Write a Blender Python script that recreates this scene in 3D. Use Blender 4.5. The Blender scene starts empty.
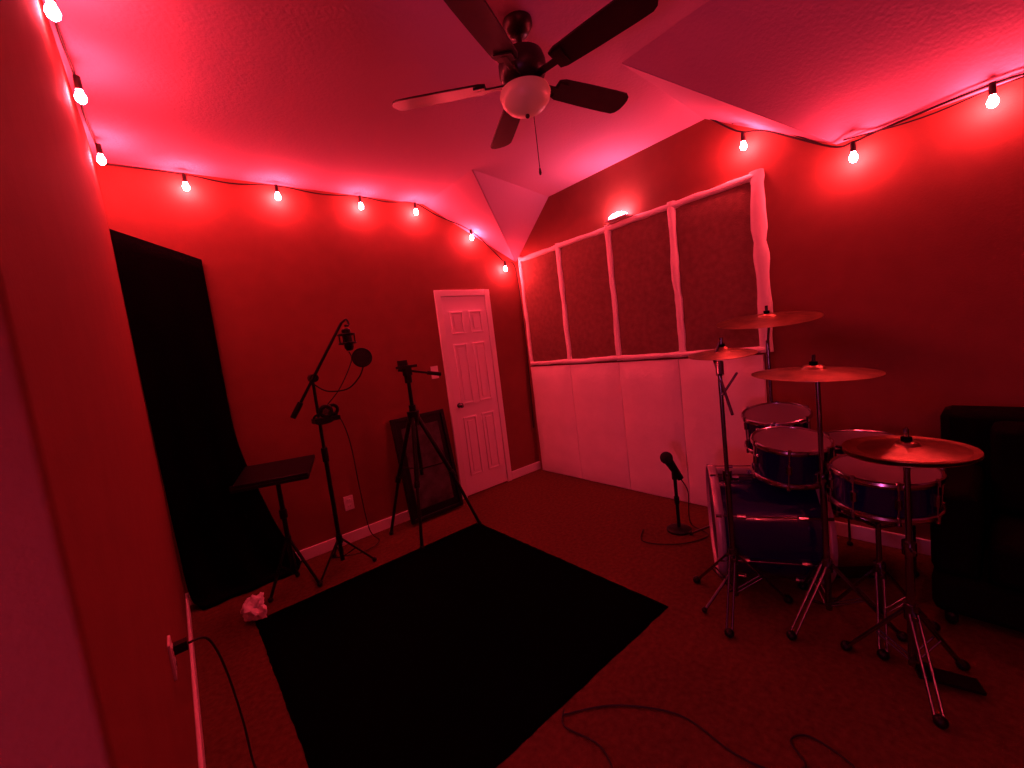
import bpy, bmesh, random
from math import *
from mathutils import Vector as V, Matrix, noise
random.seed(3)
sc=bpy.context.scene
try:
    sc.view_settings.view_transform='Standard'
except Exception as e: print(e)

# ---------------- materials ----------------
def mat(name,col,rough=.6,metal=0,emit=None,es=0,bump=0,bscale=60,var=0,vscale=8,sheen=0,spec=.5,coat=0):
    m=bpy.data.materials.new(name); m.use_nodes=True
    n=m.node_tree.nodes; l=m.node_tree.links; b=n['Principled BSDF']
    b.inputs['Base Color'].default_value=(*col,1); b.inputs['Roughness'].default_value=rough
    b.inputs['Metallic'].default_value=metal
    b.inputs['Specular IOR Level'].default_value=spec
    if coat: b.inputs['Coat Weight'].default_value=coat
    if emit: b.inputs['Emission Color'].default_value=(*emit,1); b.inputs['Emission Strength'].default_value=es
    if bump or var:
        tc=n.new('ShaderNodeTexCoord')
    if bump:
        t=n.new('ShaderNodeTexNoise'); t.inputs['Scale'].default_value=bscale; t.inputs['Detail'].default_value=4
        l.new(tc.outputs['Object'],t.inputs['Vector'])
        bp=n.new('ShaderNodeBump'); bp.inputs['Strength'].default_value=bump; bp.inputs['Distance'].default_value=.01
        l.new(t.outputs['Fac'],bp.inputs['Height']); l.new(bp.outputs['Normal'],b.inputs['Normal'])
    if var:
        t=n.new('ShaderNodeTexNoise'); t.inputs['Scale'].default_value=vscale; t.inputs['Detail'].default_value=5
        l.new(tc.outputs['Object'],t.inputs['Vector'])
        r=n.new('ShaderNodeValToRGB'); r.color_ramp.elements[0].position=.3; r.color_ramp.elements[1].position=.7
        r.color_ramp.elements[0].color=(*[c*(1-var) for c in col],1); r.color_ramp.elements[1].color=(*[min(1,c*(1+var)) for c in col],1)
        l.new(t.outputs['Fac'],r.inputs['Fac']); l.new(r.outputs['Color'],b.inputs['Base Color'])
    return m
M=dict(
 wall=mat('wall_paint',(.25,.085,.055),.75,bump=.12,bscale=90,var=.05,spec=.15),
 ceil=mat('ceiling_paint',(.68,.42,.58),.85,bump=.3,bscale=55,spec=.1),
 carpet=mat('carpet',(.125,.052,.024),.85,bump=.7,bscale=250,var=.25,vscale=40,spec=.1),
 rug=mat('black_rug',(.002,.002,.0025),1,bump=.8,bscale=300,spec=.0),
 trim=mat('trim_white',(.88,.84,.82),.45),
 door=mat('door_white',(.92,.85,.88),.45),
 pad=mat('pad_cover',(.93,.88,.78),.9,bump=.3,bscale=25,var=.05,vscale=5,spec=.1),
 foam=mat('foam_dark',(.24,.13,.09),.95,bump=.6,bscale=120,var=.14,vscale=25,spec=.05),
 black=mat('black_plastic',(.005,.005,.006),.4,spec=.25),
 blackm=mat('black_metal',(.006,.006,.007),.4,metal=.3,spec=.25),
 felt=mat('black_cloth',(.0022,.0022,.003),.95,bump=.4,bscale=80,spec=.02),
 chrome=mat('chrome_dark',(.24,.24,.27),.2,metal=1),
 brass=mat('cymbal_bronze',(.46,.32,.17),.30,metal=1,bump=.2,bscale=120,var=.35,vscale=14),
 shell=mat('drum_shell_blue',(.006,.005,.075),.12,coat=.6),
 head=mat('drum_head',(.20,.16,.18),.45),
 dhead=mat('drum_head_dark',(.02,.02,.05),.35),
 fan=mat('fan_dark_wood',(.018,.008,.007),.4,var=.3,vscale=20),
 globe=mat('frosted_glass_glow',(.62,.54,.44),.35,emit=(1,.1,.09),es=.08),  # fan bowl is unlit; faint red emission stands in for light it catches
 bulb=mat('string_bulb_glow',(.9,.3,.3),.4,emit=(1,.050,.078),es=680),
 puck=mat('puck_light_glow',(.9,.5,.5),.4,emit=(1,.13,.22),es=140),
 cord=mat('cord_black',(.008,.006,.006),.6),
 print=mat('poster_print',(.05,.045,.045),.4,var=.9,vscale=9),
 plate=mat('wall_plate',(.8,.75,.72),.4),
 paper=mat('tissue_white',(.97,.93,.92),.8,bump=.5,bscale=60),
 grille=mat('grille_cloth',(.010,.011,.010),.9,bump=.8,bscale=200),
 sofa=mat('black_leather',(.004,.004,.0035),.8,bump=.15,bscale=120,spec=.05),
)
# ---------------- geometry helpers ----------------
class Obj:
    def __init__(s,name,loc,single=False):
        s.loc=V(loc); s.parts={}; s.name=name; s.single=single
        if not single:
            s.e=bpy.data.objects.new(name,None); s.e.location=s.loc; s.e.empty_display_size=.1
            sc.collection.objects.link(s.e)
    def part(s,pn,m):
        if pn not in s.parts: s.parts[pn]=([],[],m)
        return s.parts[pn]
    def add(s,pn,m,vs,fs):
        v,f,_=s.part(pn,m); o=len(v)
        v+= [V(a) for a in vs]; f+=[tuple(i+o for i in q) for q in fs]
    def done(s,smooth=True,bevel=0,flat=()):
        res={}
        for pn,(v,f,m) in s.parts.items():
            me=bpy.data.meshes.new(pn if not s.single else s.name)
            me.from_pydata([tuple(a-s.loc) for a in v],[],f); me.update()
            bm=bmesh.new(); bm.from_mesh(me); bmesh.ops.recalc_face_normals(bm,faces=bm.faces); bm.to_mesh(me); bm.free()
            me.materials.append(M[m])
            o=bpy.data.objects.new(pn if not s.single else s.name,me); sc.collection.objects.link(o)
            if s.single: o.location=s.loc
            else: o.parent=s.e
            if smooth and pn not in flat:
                for p in me.polygons: p.use_smooth=True
                me.set_sharp_from_angle(angle=radians(38))
            if bevel:
                b=o.modifiers.new('b','BEVEL'); b.width=bevel; b.segments=2; b.limit_method='ANGLE'
            res[pn]=o
        return res
    # primitives
    def cyl(s,pn,m,a,b,r0,r1=None,n=16):
        a=V(a);b=V(b); r1=r0 if r1 is None else r1
        s.lathe(pn,m,a,(b-a),[(0,0),(r0,0),(r1,(b-a).length),(0,(b-a).length)],n)
    def lathe(s,pn,m,o,ax,prof,n=24):
        o=V(o); z=V(ax).normalized(); x=z.orthogonal().normalized(); y=z.cross(x)
        vs=[];fs=[];rings=[]
        for r,h in prof:
            if r<1e-6: rings.append([len(vs)]); vs.append(o+z*h)
            else:
                rings.append(list(range(len(vs),len(vs)+n)))
                for i in range(n):
                    t=2*pi*i/n; vs.append(o+z*h+(x*cos(t)+y*sin(t))*r)
        for A,B in zip(rings,rings[1:]):
            for i in range(n):
                j=(i+1)%n
                if len(A)==1 and len(B)==1: continue
                if len(A)==1: fs.append((A[0],B[i],B[j]))
                elif len(B)==1: fs.append((A[i],A[j],B[0]))
                else: fs.append((A[i],A[j],B[j],B[i]))
        s.add(pn,m,vs,fs)
    def torus(s,pn,m,o,ax,R,r,n=40,k=8,h=None):
        h=h or r
        pr=[(R+r*cos(2*pi*i/k),h*sin(2*pi*i/k)) for i in range(k+1)]
        s.lathe(pn,m,o,ax,pr,n)
    def sph(s,pn,m,o,r,ax=(0,0,1),sz=1,n=20,k=10,h0=-1,h1=1):
        pr=[]
        a0=asin(h0);a1=asin(h1)
        for i in range(k+1):
            a=a0+(a1-a0)*i/k; c=cos(a)*r; pr.append((0 if c<1e-5 else c,sin(a)*r*sz))
        s.lathe(pn,m,o,ax,pr,n)
    def box(s,pn,m,c,d,rot=None):
        c=V(c); vs=[]
        for i in (-1,1):
            for j in (-1,1):
                for k in (-1,1):
                    p=V((i*d[0]/2,j*d[1]/2,k*d[2]/2))
                    if rot: p=rot@p
                    vs.append(c+p)
        s.add(pn,m,vs,[(0,1,3,2),(4,6,7,5),(0,4,5,1),(2,3,7,6),(0,2,6,4),(1,5,7,3)])
    def bb(s,pn,m,a,b):
        s.box(pn,m,[(p+q)/2 for p,q in zip(a,b)],[abs(q-p) for p,q in zip(a,b)])
    def tube(s,pn,m,pts,r,n=8,sub=6):
        P=[V(p) for p in pts]
        if len(P)>2 and sub>1:
            Q=[]
            for i in range(len(P)-1):
                p0=P[max(i-1,0)];p1=P[i];p2=P[i+1];p3=P[min(i+2,len(P)-1)]
                for j in range(sub):
                    t=j/sub
                    Q.append(.5*((2*p1)+(p2-p0)*t+(2*p0-5*p1+4*p2-p3)*t*t+(3*p1-p0-3*p2+p3)*t**3))
            Q.append(P[-1]); P=Q
        vs=[];fs=[];x=None
        for i,p in enumerate(P):
            t=(P[min(i+1,len(P)-1)]-P[max(i-1,0)]).normalized()
            if x is None: x=t.orthogonal().normalized()
            else:
                x=(x-t*x.dot(t)).normalized()
            y=t.cross(x)
            for k in range(n):
                a=2*pi*k/n; vs.append(p+(x*cos(a)+y*sin(a))*r)
        for i in range(len(P)-1):
            for k in range(n):
                j=(k+1)%n; fs.append((i*n+k,i*n+j,(i+1)*n+j,(i+1)*n+k))
        fs.append(tuple(range(n))); fs.append(tuple((len(P)-1)*n+k for k in range(n)))
        s.add(pn,m,vs,fs)

X1,Y1,X0,H=3.145,3.53,-.13,2.87
YB,XB=-2.2,-2.4
# ---------------- room shell ----------------
def poly(name,m,pts,thick):  # extruded polygon
    o=Obj(name,(0,0,0),True); n=len(pts); t=V(thick)
    vs=[V(p) for p in pts]+[V(p)+t for p in pts]
    fs=[tuple(range(n)),tuple(range(2*n-1,n-1,-1))]+[(i,(i+1)%n,(i+1)%n+n,i+n) for i in range(n)]
    o.add(name,m,vs,fs); return o.done(smooth=False)
poly('floor','carpet',[(XB,YB,0),(X1,YB,0),(X1,Y1,0),(XB,Y1,0)],(0,0,-.1))
poly('wall_north','wall',[(X0,Y1,0),(X1,Y1,0),(X1,Y1,3),(X0,Y1,3)],(0,.12,0))
poly('wall_east','wall',[(X1,YB,0),(X1,Y1,0),(X1,Y1,3),(X1,YB,3)],(.12,0,0))
poly('wall_south','wall',[(XB,YB,0),(X1,YB,0),(X1,YB,3),(XB,YB,3)],(0,-.12,0))
poly('wall_hall','wall',[(XB,YB,0),(XB,.76,0),(XB,.76,3),(XB,YB,3)],(-.12,0,0))
# west wall with rounded bullnose outer corner
o=Obj('wall_west',(0,0,0),True)
pts=[(X0,Y1)]; r=.012
for i in range(7):
    a=pi/2*i/6; pts.append((X0-r+r*cos(a),.76+r-r*sin(a)))
pts+=[(XB,.76),(XB,.9),(X0-.14,.9),(X0-.14,Y1)]
n=len(pts); vs=[(x,y,0) for x,y in pts]+[(x,y,3) for x,y in pts]
o.add('w','wall',vs,[tuple(range(n)),tuple(range(n,2*n))]+[(i,(i+1)%n,(i+1)%n+n,i+n) for i in range(n)])
o.done()
# ceiling
o=Obj('ceiling',(0,0,0),True)
XR=2.08
E=(XR,Y1,H);A=(X1,Y1,2.37);B=(XR,2.72,H);Bp=(X1,2.94,H);D=(X1,1.38,H);C=(XR,1.32,H);F=(X1,.65,2.385);G=(X1,YB,2.385);K=(XR,YB,H)
def face(*p):
    o.add('c','ceil',list(p),[tuple(range(len(p)))])
cs=[(XB,YB,H),K,C,B,E,(XB,Y1,H)]
face(*cs); face(E,A,B); face(A,Bp,B); face(B,Bp,D,C); face(C,D,F); face(C,F,G,K)
cobj=o.done(smooth=False)['c']
sm=cobj.modifiers.new('s','SOLIDIFY'); sm.thickness=.02; sm.offset=0
# baseboards
def bbd(name,a,b):
    o=Obj(name,(0,0,0),True); o.bb('b','trim',a,b); o.done(bevel=.004)
bbd('baseboard_north',(X0,Y1-.015,0),(2.05,Y1,.09))
bbd('baseboard_north.001',(2.71,Y1-.015,0),(X1,Y1,.09))
bbd('baseboard_west',(X0,.78,0),(X0+.015,Y1-.015,.09))
bbd('baseboard_hall',(XB,.745,0),(X0-.02,.76,.09))
bbd('baseboard_east',(X1-.015,YB,0),(X1,1.0,.09))

# ---------------- door ----------------
o=Obj('door_1',(2.39,Y1,0))
dx0,dx1,dz=2.115,2.645,2.0
for a,b in [((dx0-.06,Y1-.022,0),(dx0,Y1-.001,dz+.06)),((dx1,Y1-.022,0),(dx1+.06,Y1-.001,dz+.06)),((dx0,Y1-.022,dz),(dx1,Y1-.001,dz+.06))]:
    o.bb('casing','trim',a,b)
yf=Y1-.012
o.bb('slab','door',(dx0+.004,yf,.01),(dx1-.004,Y1-.001,dz-.004))
w=dx1-dx0
cols=[(dx0+.075,dx0+w/2-.035),(dx0+w/2+.035,dx1-.075)]
rows=[(.2,.80),(.93,1.53),(1.63,1.85)]
for (a,b) in cols:
    for (c,d) in rows:
        t=.018
        for q in [((a,yf-.014,c),(a+t,yf,d)),((b-t,yf-.014,c),(b,yf,d)),((a+t,yf-.014,c),(b-t,yf,c+t)),((a+t,yf-.014,d-t),(b-t,yf,d))]:
            o.bb('panel_moulding','door',*q)
        o.bb('panel_field','door',(a+.042,yf-.010,c+.042),(b-.042,yf,d-.042))
o.lathe('knob','chrome',(dx0+.05,yf,.93),(0,-1,0),[(0,0),(.026,0),(.026,.006),(.010,.010),(.010,.03),(.022,.038),(.026,.05),(.018,.062),(0,.065)])
o.done(bevel=.003)

# ---------------- window with insulated covers and frames ----------------
seams=[3.44,2.87,2.27,1.675,1.08]
o=Obj('acoustic_window_panel',(X1,2.25,1.2))
def strip(obj,pn,m,a,b,wd,th):
    a=V(a);b=V(b); d=b-a; L=d.length; d.normalize(); nrm=V((-1,0,0)); side=d.cross(nrm)
    n=max(6,int(L/.04)); k=8; vs=[];fs=[]
    for i in range(n+1):
        p=a+d*(L*i/n); ww=wd*(1+.25*noise.noise(p*9)+.12*noise.noise(p*27)); tt=th*(1+.2*noise.noise(p*7+V((5,0,0))))
        off=side*(.008*noise.noise(p*5+V((0,9,0))))
        for j in range(k+1):
            t=pi*j/k; vs.append(p+off+side*(-cos(t)*ww/2)+nrm*(sin(t)**.6*tt))
    for i in range(n):
        for j in range(k): fs.append((i*(k+1)+j,i*(k+1)+j+1,(i+1)*(k+1)+j+1,(i+1)*(k+1)+j))
    fs.append(tuple(range(k+1))); fs.append(tuple(n*(k+1)+j for j in range(k+1)))
    obj.add(pn,m,vs,fs)
zb,zt=1.215,2.36
for i in range(4):
    a,b=seams[i],seams[i+1]
    nu,nv=8,14; vs=[];fs=[]
    for u in range(nu+1):
        for v in range(nv+1):
            fu,fv=u/nu,v/nv
            e=min(fu,1-fu,fv*2,(1-fv)*2)*4; e=min(1,e)
            vs.append((X1-.012-.022*sqrt(e)-.004*noise.noise(V((fu*4,fv*8,i))),a+(b-a)*fu,zb+(zt-zb)*fv))
    for u in range(nu):
        for v in range(nv):
            q=u*(nv+1)+v; fs.append((q,q+1,q+nv+2,q+nv+1))
    o.add('fabric_%d'%(i+1),'foam',vs,fs)
wd=[.05,.06,.06,.065,.085]
for i,sy in enumerate(seams):
    strip(o,'border_vertical','pad',(X1-.004,sy,zb-.01),(X1-.004,sy,zt+.03),wd[i],.035)
for i in range(4):
    strip(o,'border_top','pad',(X1-.004,seams[i],zt+.0),(X1-.004,seams[i+1],zt+.0),.05,.035)
    strip(o,'border_bottom','pad',(X1-.004,seams[i],zb+.01),(X1-.004,seams[i+1],zb+.01),.045,.045)
o.done()
# lower foam boards
for i in range(4):
    a,b=[3.46,2.87,2.28,1.71,1.10][i:i+2]
    o=Obj('foam_board',(X1-.03,(a+b)/2,0),True)
    nu,nv=8,12; vs=[];fs=[]
    for u in range(nu+1):
        for v in range(nv+1):
            fu,fv=u/nu,v/nv; e=min(1,min(fu,1-fu,fv,1-fv)*14)
            vs.append((X1-.03-.025*sqrt(e)-.005*noise.noise(V((fu*2,fv*3,i*3))),a-.003+(b-a+.006)*fu,.003+1.185*fv))
    for u in range(nu):
        for v in range(nv):
            q=u*(nv+1)+v; fs.append((q,q+1,q+nv+2,q+nv+1))
    base=len(vs)
    rim=[u*(nv+1) for u in range(nu+1)]+[nu*(nv+1)+v for v in range(1,nv+1)]+[u*(nv+1)+nv for u in range(nu-1,-1,-1)]+[v for v in range(nv-1,0,-1)]
    for r_ in rim: vs.append((X1-.003,vs[r_][1],vs[r_][2]))
    for k in range(len(rim)):
        k2=(k+1)%len(rim); fs.append((rim[k],rim[k2],base+k2,base+k))
    fs.append(tuple(base+k for k in range(len(rim))))
    o.add('f','pad',vs,fs); o.done()
# puck light on top of the panel frame
o=Obj('dome_light',(X1-.06,2.13,2.41))
o.box('bracket','plate',(X1-.05,2.13,2.402),(.09,.20,.012))
o.lathe('dome','puck',(X1-.055,2.13,2.410),(0,0,1),[(0,0),(.045,0),(.044,.012),(.036,.026),(.02,.036),(0,.04)])
dm=o.done()['dome']; dm.scale=(1,2.0,1.0)

# ---------------- rug ----------------
o=Obj('rug',(1.0,2.1,0),True)
nx,ny=40,44; x0,x1,y0,y1=.18,1.83,1.17,2.93; vs=[];fs=[]
for i in range(nx+1):
    for j in range(ny+1):
        x=x0+(x1-x0)*i/nx; y=y0+(y1-y0)*j/ny
        ed=i in(0,nx) or j in(0,ny)
        if ed: x+=.006*noise.noise(V((x*20,y*20,0))); y+=.006*noise.noise(V((x*20,y*20,5)))
        vs.append((x,y,.002 if ed else .014+.002*noise.noise(V((x*5,y*5,0)))))
for i in range(nx):
    for j in range(ny):
        q=i*(ny+1)+j; fs.append((q,q+1,q+ny+2,q+ny+1))
o.add('rug','rug',vs,fs); o.done()

# ---------------- ceiling fan ----------------
fc=V((1.41,1.39,0)); zbld=2.615
o=Obj('ceiling_fan',(fc.x,fc.y,H))
o.lathe('canopy','fan',(fc.x,fc.y,H-.01),(0,0,-1),[(0,0),(.065,0),(.065,.02),(.045,.05),(.02,.06),(0,.06)],28)
o.cyl('downrod','fan',(fc.x,fc.y,H-.05),(fc.x,fc.y,2.72),.013)
o.lathe('motor_housing','fan',(fc.x,fc.y,2.745),(0,0,-1),[(0,0),(.03,0),(.06,.015),(.095,.03),(.105,.06),(.105,.10),(.09,.13),(.06,.145),(.06,.165),(0,.165)],36)
o.lathe('light_fitter','fan',(fc.x,fc.y,2.60),(0,0,-1),[(0,0),(.055,0),(.07,.01),(.10,.02),(.105,.03),(0,.03)],36)
o.lathe('glass_bowl','globe',(fc.x,fc.y,2.572),(0,0,-1),[(0,0),(.108,0),(.114,.015),(.106,.045),(.084,.072),(.05,.09),(.018,.098),(0,.099)],36)
o.sph('finial','fan',(fc.x,fc.y,2.467),.010)
for k in range(5):
    a=radians(134-72*k); d=V((cos(a),sin(a),0)); s_=V((-sin(a),cos(a),0)); tl=radians(-12)
    sd=s_*cos(tl)+V((0,0,1))*sin(tl); up=d.cross(sd)
    ol=[(.17,.045),(.20,.056),(.35,.062),(.50,.065),(.57,.064),(.59,.052),(.602,.03)]
    ol=ol+[(.605,0)]+[(r,-w) for r,w in reversed(ol)]
    c0=V((fc.x,fc.y,zbld)); vs=[c0+d*r+sd*w+up*.004 for r,w in ol]+[c0+d*r+sd*w-up*.004 for r,w in ol]; n=len(ol)
    o.add('blade_%d'%(k+1),'fan',vs,[tuple(range(n)),tuple(range(2*n-1,n-1,-1))]+[(i,(i+1)%n,(i+1)%n+n,i+n) for i in range(n)])
    rot=Matrix((d,sd,up)).transposed()
    o.box('blade_iron_%d'%(k+1),'fan',c0+d*.14-up*.008,(.14,.03,.008),rot)
    o.box('blade_iron_%d'%(k+1),'fan',c0+d*.20-up*.008,(.05,.08,.006),rot)
o.tube('pull_chain','fan',[(fc.x+.06,fc.y+.02,2.57),(fc.x+.062,fc.y+.02,2.4),(fc.x+.062,fc.y+.02,2.26)],.0022,6)
o.lathe('pull_fob','fan',(fc.x+.062,fc.y+.02,2.26),(0,0,-1),[(0,0),(.004,.0),(.007,.02),(.004,.03),(0,.03)],10)
o.done()

# ---------------- string lights ----------------
def bulb(o,p):
    p=V(p)
    o.cyl('socket','cord',p+V((0,0,.085)),p+V((0,0,.030)),.012,.014,12)
    o.lathe('bulb','bulb',p+V((0,0,.032)),(0,0,-1),[(0,0),(.010,0),(.012,.01),(.018,.024),(.020,.034),(.016,.047),(.008,.055),(0,.057)],16)
bulbs=[(-.101,2.0,2.72),(-.095,2.50,2.71),(-.091,3.2,2.74),
 (.288,3.468,2.745),(.83,3.468,2.75),(1.45,3.468,2.75),(1.955,3.468,2.755),(2.54,3.468,2.565),(2.93,3.468,2.265)]
o=Obj('string_lights',(0,3.5,2.8))
for b in bulbs: bulb(o,b)
path=[(-.11,.8,2.84),(-.11,1.2,2.82),(-.105,2.0,2.81),(-.11,2.3,2.835),(-.10,2.50,2.80),(-.11,2.9,2.83),(-.10,3.2,2.83),(-.10,3.48,2.84)]
o.tube('cord','cord',path,.005)
path=[(-.10,3.5,2.84),(.285,3.48,2.83),(.55,3.505,2.82),(.83,3.48,2.835),(1.15,3.505,2.825),(1.454,3.48,2.835),(1.7,3.505,2.83),(1.955,3.48,2.84),(2.2,3.505,2.76),(2.54,3.48,2.645),(2.8,3.505,2.48),(2.93,3.48,2.35),(3.08,3.50,2.33),(3.11,3.495,2.1),(3.115,3.49,1.6),(3.11,3.49,1.2),(3.08,3.49,.5)]
o.tube('cord','cord',path,.005)
o.done()
o=Obj('string_lights',(X1,.5,2.4))
for b in [(3.07,1.12,2.55),(3.07,.57,2.255),(3.07,.067,2.295)]: bulb(o,b)
path=[(3.12,1.36,2.86),(3.12,1.22,2.72),(3.08,1.12,2.64),(3.12,1.0,2.60),(3.11,.68,2.37),(3.08,.57,2.34),(3.12,.45,2.365),(3.08,.067,2.375),(3.11,-.3,2.36),(3.11,-1.2,2.37)]
o.tube('cord','cord',path,.006)
o.tube('cord','cord',[(3.12,1.20,2.74),(3.12,.98,2.61),(3.11,.72,2.40)],.004)
o.tube('cord','cord',[(3.12,.62,2.38),(3.10,.3,2.345),(3.10,0,2.365),(3.11,-.4,2.35)],.004)
o.done()
# unseen string of bulbs, added behind the viewer as frontal fill light
o=Obj('string_lights',(0,YB,2.7))
for x in (-1.6,-.9,-.2): bulb(o,(x,YB+.06,2.70))
o.tube('cord','cord',[(XB+.05,YB+.025,2.82),(-1.6,YB+.05,2.785),(-1.25,YB+.025,2.77),(-.9,YB+.05,2.785),(-.55,YB+.025,2.77),(-.2,YB+.05,2.785),(.15,YB+.025,2.77),(.5,YB+.03,2.785)],.005)
o.done()

# ---------------- black fabric backdrop ----------------
o=Obj('black_fabric_backdrop',(.1,3.45,0),True)
rows=[(2.45,-.128,.30,3.50),(2.0,-.126,.30,3.49),(1.5,-.124,.297,3.48),(1.1,-.122,.295,3.475),(.9,-.12,.32,3.47),(.7,-.12,.365,3.465),(.5,-.115,.41,3.46),(.35,-.11,.445,3.455),(.2,-.11,.50,3.44),(.08,-.10,.54,3.43),(.025,-.08,.56,3.41),(.02,-.05,.50,3.36)]
nu=14; vs=[];fs=[]
for z,a,b,y in rows:
    for u in range(nu+1):
        f=u/nu; x=a+(b-a)*f
        vs.append((x,min(3.5,y-.010*sin(f*pi*5+z*1.5)*(1.2-z/2.4)),z-(.17*f if z>2.3 else 0)))
for i in range(len(rows)-1):
    for u in range(nu):
        q=i*(nu+1)+u; fs.append((q,q+1,q+nu+2,q+nu+1))
o.add('f','felt',vs,fs); f_=o.done()['f']
md=f_.modifiers.new('s','SUBSURF'); md.levels=2; md.render_levels=2; md.boundary_smooth='PRESERVE_CORNERS'
md=f_.modifiers.new('t','SOLIDIFY'); md.thickness=.03; md.offset=0

# ---------------- stands ----------------
def tripod(o,base,zh,spread,ang,m='blackm',r=.009,low=None,rub='black'):
    bx,by=base
    for k in range(3):
        a=radians(ang+120*k); d=V((cos(a),sin(a),0)); c=V((bx,by,0))
        ft=c+d*spread+V((0,0,.018))
        o.cyl('leg_%d'%(k+1),m,c+V((0,0,zh))+d*.015,ft,r*.8,n=10)
        o.sph('foot_%d'%(k+1),rub,ft,.017)
        if low is not None:
            t=.45; mid=(c+V((0,0,zh)))*(1-t)+ft*t
            o.cyl('strut_%d'%(k+1),m,c+V((0,0,low)),mid,r*.5,n=8)
    o.cyl('hub',m,(bx,by,zh-.03),(bx,by,zh+.03),.022)

# microphone boom stand
bx,by=.775,3.14
o=Obj('microphone_boom_stand',(bx,by,0))
tripod(o,(bx,by),.22,.22,90,low=.08)
o.cyl('pole_lower','blackm',(bx,by,.06),(bx,by,.85),.015)
o.cyl('clutch','black',(bx,by,.80),(bx,by,.90),.022)
o.cyl('pole_upper','blackm',(bx,by,.85),(bx,by,1.40),.011)
p0=V((.604,3.10,1.154)); p1=V((.98,2.984,1.755)); pv=V((bx,by-.02,1.40))
o.cyl('boom_arm','blackm',p0,p1,.010)
o.cyl('counterweight','black',p0,p0+(p1-p0)*.16,.019)
o.cyl('pivot','black',(bx,by+.02,1.40),(bx,by-.06,1.40),.028)
mc=V((.985,2.93,1.64))
o.tube('gooseneck','black',[p1,p1+V((.03,-.02,.02)),p1+V((.035,-.04,-.02)),mc+V((.0,0,.09))],.008)
o.lathe('microphone_body','blackm',mc+V((0,0,.07)),(0.05,0,-1),[(0,0),(.022,0),(.030,.01),(.030,.08),(.031,.09),(.031,.13),(.022,.15),(0,.155)])
o.torus('shock_mount','blackm',mc+V((0,0,.03)),(0,0,1),.054,.006)
o.torus('shock_mount','blackm',mc+V((0,0,-.03)),(0,0,1),.054,.006)
for k in range(4):
    a=pi/4+k*pi/2; d=V((cos(a),sin(a),0))*.054
    o.cyl('shock_mount','blackm',mc+d+V((0,0,.035)),mc+d+V((0,0,-.035)),.005,n=8)
pf=V((1.02,2.80,1.50))
o.lathe('pop_filter','grille',pf-V((-.2,-1,0)).normalized()*.003,(-.35,-1,.1),[(0,0),(.058,0),(.062,.003),(.058,.006),(0,.006)],28)
o.torus('pop_filter_rim','black',pf,(-.35,-1,.1),.060,.006)
o.tube('pop_filter_arm','black',[pf+V((.0,.0,-.06)),pf+V((-.03,.03,-.13)),(.93,2.92,1.30),(.83,3.03,1.30),(bx,by,1.36)],.005)
o.tube('microphone_cable','cord',[mc+V((0,0,-.09)),mc+V((.01,.02,-.16)),(.9,3.0,1.30),(.79,3.10,1.15),(.90,3.14,1.12),(.97,3.18,.9),(1.0,3.22,.5),(1.04,3.27,.15),(1.1,3.27,.03),(.95,3.22,.02),(.8,3.27,.03)],.004)
hp=V((bx+.03,by-.06,1.15))
o.box('accessory_tray','black',hp+V((0,0,-.045)),(.17,.09,.03))
o.torus('headphone_cup','black',hp+V((-.0,-.03,.012)),(-.3,-1,0),.036,.013)
o.lathe('headphone_cup_plate','chrome',hp+V((0,-.03,.012)),(-.3,-1,0),[(0,0),(.02,0),(.02,.012),(0,.014)])
o.torus('headphone_cup_far','black',hp+V((.06,.02,.012)),(-.3,-1,0),.032,.012)
o.tube('headband','black',[hp+V((-.04,0,.0)),hp+V((-.07,.02,-.02)),hp+V((-.05,.05,-.07)),hp+V((.05,.05,-.07)),hp+V((.09,.02,-.01))],.008)
o.done()

# flat-top music stand table
bx,by=.455,3.13
o=Obj('laptop_stand',(bx,by,0))
tripod(o,(bx,by),.34,.17,75,low=.12,r=.013)
o.cyl('pole','blackm',(bx,by,.10),(bx,by,.80),.015)
o.cyl('collar','black',(bx,by,.50),(bx,by,.56),.024)
R_=Matrix.Rotation(radians(-22),3,'Z')@Matrix.Rotation(radians(10),3,'X')
o.box('tray','black',(bx-.0,by-.0,.815),(.44,.36,.024),R_)
o.box('tray_lip','black',V((bx-.0,by-.0,.833))+R_@V((0,-.174,0)),(.44,.012,.03),R_)
o.box('tray_bracket','blackm',(bx,by,.79),(.2,.16,.02),R_)
o.done(bevel=.004)

# camera tripod
bx,by=1.47,3.10
o=Obj('camera_tripod',(bx,by,0))
feet=[(1.24,3.36),(1.79,2.84),(1.27,2.86)]
for k,(x,y) in enumerate(feet):
    a=V((bx,by,.98)); f=V((x,y,.033 if y<3 else .02)); d=(f-a)
    h=V((d.x,d.y,0)).normalized()*.03
    o.cyl('leg_%d'%(k+1),'black',a+h,a+h+d*.55,.018,n=10); o.cyl('leg_%d'%(k+1),'black',a+h+d*.5,f,.013,n=10)
    o.cyl('leg_lock_%d'%(k+1),'black',a+h+d*.5,a+h+d*.55,.023,n=10)
    o.sph('foot_%d'%(k+1),'black',f,.018)
    o.cyl('spreader_%d'%(k+1),'black',(bx,by,.55),a+h+d*.42,.006,n=8)
o.cyl('column','blackm',(bx,by,.5),(bx,by,1.28),.016)
o.cyl('crown','black',(bx,by,.94),(bx,by,1.03),.045,.05)
o.cyl('column_lock','black',(bx,by,1.03),(bx,by,1.08),.028)
o.cyl('pan_head','black',(bx,by,1.26),(bx,by,1.33),.03)
o.box('pan_head','black',(bx,by,1.35),(.06,.05,.06))
o.box('plate','black',(bx,by,1.39),(.15,.08,.022))
o.box('phone_clamp','black',(bx-.03,by,1.42),(.07,.04,.05))
o.cyl('pan_handle','black',(bx,by,1.36),(bx+.22,by-.10,1.30),.009)
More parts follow.
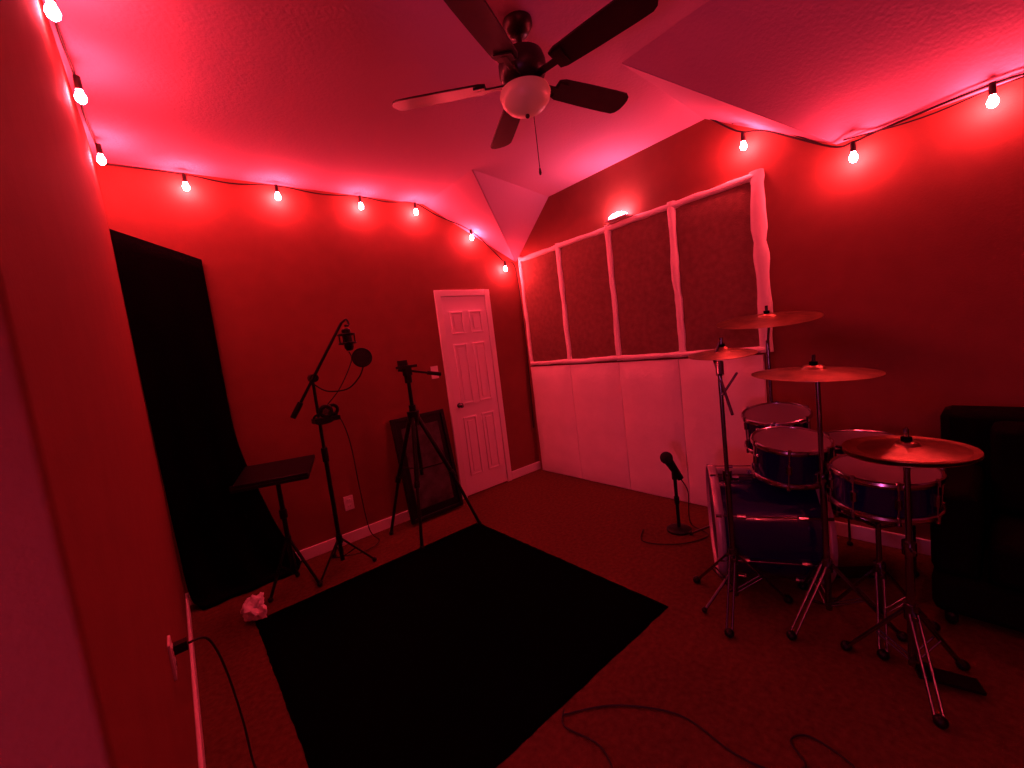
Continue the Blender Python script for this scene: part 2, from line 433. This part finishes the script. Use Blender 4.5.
o.cyl('pan_handle_grip','black',(bx+.14,by-.064,1.322),(bx+.24,by-.109,1.295),.016)
o.cyl('tilt_knob','black',(bx,by,1.36),(bx-.08,by-.02,1.37),.010)
o.done(bevel=.002)

# leaning framed poster
o=Obj('framed_poster',(1.68,3.42,0))
al=atan2(.14,.92); Rr=Matrix.Rotation(-al,3,'X')
cc=V((1.69,3.345,.02)); w,h=.53,.93
for a,b,c,d in [(-w/2,-w/2+.035,0,h),(w/2-.035,w/2,0,h),(-w/2+.035,w/2-.035,0,.035),(-w/2+.035,w/2-.035,h-.035,h)]:
    o.box('frame','black',cc+Rr@V(((a+b)/2,0,(c+d)/2)),(b-a,.03,d-c),Rr)
o.box('backing','black',cc+Rr@V((0,.006,h/2)),(w-.06,.008,h-.06),Rr)
o.box('print','print',cc+Rr@V((0,-.002,h/2)),(w-.16,.004,h-.2),Rr)
o.done(bevel=.003)

# outlet & switch
def plate(name,c,nrm,kind):
    o=Obj(name,c); c=V(c)
    if nrm=='y':
        o.box('cover','plate',c+V((0,-.004,0)),(.075,.008,.118))
        if kind=='o':
            for s_ in(-1,1):
                o.box('socket','plate',c+V((0,-.009,s_*.024)),(.034,.004,.028))
                for t in(-1,1): o.box('slot','black',c+V((t*.007,-.012,s_*.026)),(.003,.003,.010))
        else:
            o.box('toggle','plate',c+V((0,-.012,.004)),(.011,.018,.024))
    else:
        o.box('cover','plate',c+V((.004,0,0)),(.008,.075,.118))
        for s_ in(-1,1):
            o.box('socket','plate',c+V((.009,0,s_*.024)),(.004,.034,.028))
            for t in(-1,1): o.box('slot','black',c+V((.0115,t*.007,s_*.026)),(.002,.003,.010))
    o.done(bevel=.0015)
plate('wall_outlet',(.99,Y1,.33),'y','o')
plate('light_switch',(1.95,Y1,1.29),'y','s')
plate('wall_outlet',(X0,1.74,.60),'x','o')
o=Obj('power_cable',(X0,1.74,.6))
o.box('plug','black',(X0+.03,1.74,.624),(.035,.03,.03))
o.tube('cord','cord',[(X0+.05,1.74,.624),(-.03,1.76,.60),(.0,1.80,.45),(.02,1.85,.2),(.03,1.8,.02),(.08,1.6,.008),(.02,1.5,.008),(.08,1.35,.008),(.14,1.25,.008)],.004)
o.done()

# crumpled tissue
o=Obj('crumpled_tissue',(.20,2.93,0),True)
bm=bmesh.new(); bmesh.ops.create_icosphere(bm,subdivisions=4,radius=.055)
vs=[]
for v in bm.verts:
    p=v.co.copy(); n1=noise.noise(p*28)+.6*abs(noise.noise(p*60+V((3,1,2))))
    p=p*(1+.75*n1); p.z=max(p.z*1.2+.075,.017); p.x+=.2; p.y+=2.94; vs.append(p)
fs=[tuple(w.index for w in f.verts) for f in bm.faces]; bm.free()
o.add('t','paper',vs,fs); o.done()

# floor cables
o=Obj('floor_cable',(1.2,1.0,0),True)
o.tube('c','cord',[(.98,1.14,.006),(1.15,1.02,.006),(1.28,.82,.006),(1.27,.62,.006),(1.30,.50,.006),(1.38,.44,.006),(1.44,.50,.006),(1.50,.46,.006),(1.48,.34,.006),(1.40,.25,.006)],.0035)
o.tube('c','cord',[(1.0,1.15,.006),(.95,1.1,.006),(.98,.95,.006),(.9,.8,.006)],.0035)
o.done()

# short round-base microphone stand
bx,by=2.64,1.55
o=Obj('desk_microphone_stand',(bx,by,0))
o.lathe('base','blackm',(bx,by,0),(0,0,1),[(0,0),(.085,0),(.085,.012),(.07,.022),(.02,.028),(0,.028)],32)
o.cyl('pole','blackm',(bx,by,.02),(bx,by,.40),.012)
o.cyl('clutch','black',(bx,by,.20),(bx,by,.25),.018)
o.cyl('clip','black',(bx,by,.38),(bx,by,.44),.020)
a=V((bx+.025,by-.03,.38)); b=V((bx-.022,by+.028,.52))
o.cyl('microphone_body','black',a,b,.022,.032)
o.sph('microphone_grille','grille',b+(b-a).normalized()*.02,.044)
o.tube('cable','cord',[a,a+V((.03,-.03,-.1)),(bx+.06,by-.05,.1),(bx+.1,by-.05,.01),(bx+.02,by-.2,.008),(bx-.2,by-.1,.008),(bx-.3,by+.1,.008),(bx-.15,by+.2,.008)],.004)
o.done()

# ---------------- drum kit ----------------
M['hoop']=mat('hoop_silver',(.50,.42,.45),.35,metal=.3)
M['hoopc']=mat('chrome_bright',(.50,.48,.52),.2,metal=1)
def drum(o,nm,c,ax,r,h,lugs=6,top='head'):
    c=V(c); z=V(ax).normalized(); x=z.orthogonal().normalized(); y=z.cross(x)
    o.lathe(nm+'_shell','shell',c,z,[(r*.97,.0),(r*.97,h)],40)
    o.lathe(nm+'_head_batter',top,c,z,[(0,-.002),(r*.96,-.002),(r*.985,.004)],40)
    o.lathe(nm+'_head_resonant','dhead',c+z*h,z,[(0,.002),(r*.96,.002),(r*.985,-.004)],40)
    for hh in (.004,h-.004):
        o.torus(nm+'_hoop','hoopc' if r<.25 else 'hoop',c+z*hh,z,r*1.01,.008 if r<.25 else .010,40,8,h=.014 if r<.25 else .022)
    for k in range(lugs):
        t=2*pi*(k+.5)/lugs; d=x*cos(t)+y*sin(t)
        o.cyl(nm+'_rods','hoopc',c+z*.0+d*(r*1.02),c+z*h+d*(r*1.02),.0035,n=6)
        for q in ((.5,) if h<.2 else (.22,.78)):
            o.cyl(nm+'_lugs','hoopc',c+z*(h*q-.02)+d*(r*1.0),c+z*(h*q+.02)+d*(r*1.0),.012,n=8)
        for q in (.0,h): o.cyl(nm+'_claws','hoopc',c+z*(q-.014)+d*(r*1.03),c+z*(q+.014)+d*(r*1.03),.009,n=6)
def cymbal(o,nm,c,nrm,r,m='brass'):
    pr=[(.006,.014*1),(r*.10,.016),(r*.17,.010),(r*.2,.0),(r*.6,-.010),(r,-.022),(r,-.024),(r*.6,-.012),(r*.2,-.002),(r*.16,.008),(.006,.012)]
    o.lathe(nm,m,c,nrm,pr,56)
    n=V(nrm).normalized(); c=V(c)
    o.cyl(nm+'_felt','felt',c+n*.014,c+n*.030,.016); o.cyl(nm+'_wingnut','chrome',c+n*.03,c+n*.06,.008,n=8)
    o.box(nm+'_wingnut','chrome',c+n*.055,(.03,.006,.012))
def cstand(o,nm,base,ztop,ang,sp=.25):
    bx,by=base
    for k in range(3):
        a=radians(ang+120*k); d=V((cos(a),sin(a),0)); c=V((bx,by,0)); ft=c+d*sp+V((0,0,.016))
        for off in (-.012,.012):
            s_=V((-d.y,d.x,0))*off
            o.cyl(nm+'_leg_%d'%(k+1),'chrome',c+V((0,0,.28))+d*.02+s_,ft+s_,.0055,n=8)
            o.cyl(nm+'_strut_%d'%(k+1),'chrome',c+V((0,0,.08))+s_,(c+V((0,0,.28)))*.5+ft*.5+s_,.004,n=8)
        o.sph(nm+'_foot_%d'%(k+1),'black',ft+V((0,0,.004)),.021)
    zc=min(.7,ztop*.6)
    o.cyl(nm+'_tube_lower','chrome',(bx,by,.06),(bx,by,zc),.0135)
    o.cyl(nm+'_hub','chrome',(bx,by,.25),(bx,by,.31),.022)
    o.cyl(nm+'_hub_wingnut','chrome',(bx-.05,by-.02,.28),(bx+.02,by,.28),.008,n=8)
    o.cyl(nm+'_clamp','chrome',(bx,by,zc-.03),(bx,by,zc+.02),.022)
    o.cyl(nm+'_clamp_wingnut','chrome',(bx-.045,by-.02,zc),(bx,by,zc),.007,n=8)
    o.cyl(nm+'_tube_upper','chrome',(bx,by,zc),(bx,by,ztop),.010)
o=Obj('drum_kit',(2.45,.8,0))
g=V((-.52,.855,0)).normalized()
cf=V((2.32,1.13,.315)); cr=V((2.56,.71,.315))
drum(o,'bass_drum',cr,(cf-cr),.298,(cf-cr).length,8,top='dhead')
pp=V((g.y,-g.x,0))
for s_ in(-1,1):
    a=cf-g*.08+pp*s_*.24+V((0,0,-.12)); b=cf+g*.12+pp*s_*.42; b.z=.012
    o.cyl('bass_spur','chrome',a,b,.008,n=8); o.sph('bass_spur_tip','black',b+V((0,0,.004)),.014)
tm=(cf+cr)/2+V((0,0,.29))
o.cyl('tom_post','chrome',tm,tm+V((0,0,.22)),.014)
drum(o,'rack_tom_a',(2.68,.90,.88),(.16,.03,-1),.17,.20,6)
drum(o,'rack_tom_b',(2.37,.735,.815),(.10,.10,-1),.17,.18,6)
o.cyl('tom_arm_a','chrome',tm+V((0,0,.18)),(2.60,.92,.74),.009,n=10)
o.cyl('tom_arm_b','chrome',tm+V((0,0,.16)),(2.42,.78,.72),.009,n=10)
drum(o,'floor_tom',(2.84,.55,.72),(0,0,-1),.19,.38,8)
for k in range(3):
    a=radians(30+120*k); d=V((cos(a),sin(a),0))*.205; c=V((2.84,.55,0))
    o.cyl('floor_tom_leg_%d'%(k+1),'chrome',c+d+V((0,0,.5)),c+d+V((0,0,.015)),.007,n=8); o.sph('floor_tom_foot_%d'%(k+1),'black',c+d+V((0,0,.018)),.016)
sc_=V((2.24,.36,.76))
drum(o,'snare_drum',sc_,(.05,.03,-1),.178,.15,8)
cstand(o,'snare_stand',(2.27,.39),.50,70,.20)
for k in range(3):
    a=radians(20+120*k); d=V((cos(a),sin(a),0))
    o.cyl('snare_basket_%d'%(k+1),'chrome',V((2.27,.39,.48)),sc_+V((.01,.01,-.17))+d*.17,.006,n=8)
cstand(o,'left_stand',(2.05,.92),1.24,75)
o.cyl('left_boom','chrome',(1.97,.84,1.02),(2.10,.97,1.29),.007,n=8)
o.cyl('left_tilter','chrome',(2.03,.91,1.20),(2.055,.92,1.26),.018)
o.cyl('left_cymbal_post','chrome',(2.10,.97,1.27),(2.18,.965,1.35),.006,n=8)
cymbal(o,'splash_cymbal',(2.18,.96,1.31),(-.08,-.05,1),.16)
o.cyl('left_arm','chrome',(2.04,.91,1.10),(2.10,.86,1.20),.006,n=8)
cstand(o,'centre_stand',(2.20,.565),1.17,40)
cymbal(o,'ride_cymbal',(2.19,.575,1.20),(-.0,-.045,1),.24)
cstand(o,'crash_stand',(2.86,.98),1.30,10,.24)
o.cyl('crash_boom','chrome',(2.90,1.0,1.22),(2.76,.93,1.42),.007,n=8)
cymbal(o,'crash_cymbal',(2.74,.935,1.45),(-.13,-.06,1),.27)
cstand(o,'hihat_stand',(2.02,.26),.90,85,.21)
cymbal(o,'hihat_top',(2.0,.255,.935),(-.02,.02,1),.185)
cymbal(o,'hihat_bottom',(2.0,.255,.90),(.0,.0,-1),.185)
o.cyl('hihat_rod','chrome',(2.01,.257,.88),(2.0,.255,1.0),.004,n=8)
o.box('hihat_pedal','blackm',(2.06,.17,.03),(.07,.18,.012),Matrix.Rotation(.4,3,'Z')@Matrix.Rotation(.1,3,'X'))
o.box('bass_pedal','blackm',cr-g*.16+V((0,0,-.28)),(.09,.25,.012),Matrix.Rotation(radians(31),3,'Z')@Matrix.Rotation(-.1,3,'X'))
o.done()
# sofa against the east wall
o=Obj('leather_sofa',(2.75,-.65,0))
ya,yb=-1.55,.25
o.bb('frame','sofa',(2.46,ya,.06),(3.10,yb,.24))
for i in range(2):
    y0_=ya+.16+i*(yb-ya-.32)/2; y1_=y0_+(yb-ya-.32)/2-.01
    o.bb('seat_cushion_%d'%(i+1),'sofa',(2.44,y0_,.25),(2.92,y1_,.43))
    o.bb('back_cushion_%d'%(i+1),'sofa',(2.80,y0_,.44),(2.99,y1_,.84))
o.bb('back','sofa',(2.93,ya,.24),(3.11,yb,.88))
o.bb('arm_1','sofa',(2.46,ya,.24),(3.0,ya+.15,.62)); o.bb('arm_2','sofa',(2.46,yb-.15,.24),(3.0,yb,.62))
for x in(2.50,3.05):
    for y in(ya+.06,yb-.06): o.cyl('foot','black',(x,y,0),(x,y,.07),.022)
o.done(bevel=.035)

# ---------------- hall lamp ----------------
L=bpy.data.lights.new('hall_light','POINT'); L.energy=25; L.color=(1,.12,.45); L.shadow_soft_size=.15
lo=bpy.data.objects.new('hall_light',L); lo.location=(-1.0,.05,1.0); sc.collection.objects.link(lo)

w=bpy.data.worlds.new('world'); sc.world=w; w.use_nodes=True
w.node_tree.nodes['Background'].inputs[0].default_value=(.02,.001,.002,1); w.node_tree.nodes['Background'].inputs[1].default_value=.3

# ---------------- camera ----------------
yaw,pitch,roll=-.6839,-.0950,-.1216
Fv=V((-sin(yaw)*cos(pitch),cos(yaw)*cos(pitch),sin(pitch))); R0=V((cos(yaw),sin(yaw),0)); U0=R0.cross(Fv)
Rv=cos(roll)*R0+sin(roll)*U0; Uv=-sin(roll)*R0+cos(roll)*U0
cam=bpy.data.cameras.new('camera'); co=bpy.data.objects.new('camera',cam); sc.collection.objects.link(co)
cam.sensor_width=36; cam.sensor_fit='HORIZONTAL'; cam.lens=36*416.617/1024; cam.clip_start=.02
m4=Matrix((Rv,Uv,-Fv)).transposed().to_4x4(); m4.translation=V((0,0,1.4677)); co.matrix_world=m4
sc.camera=co
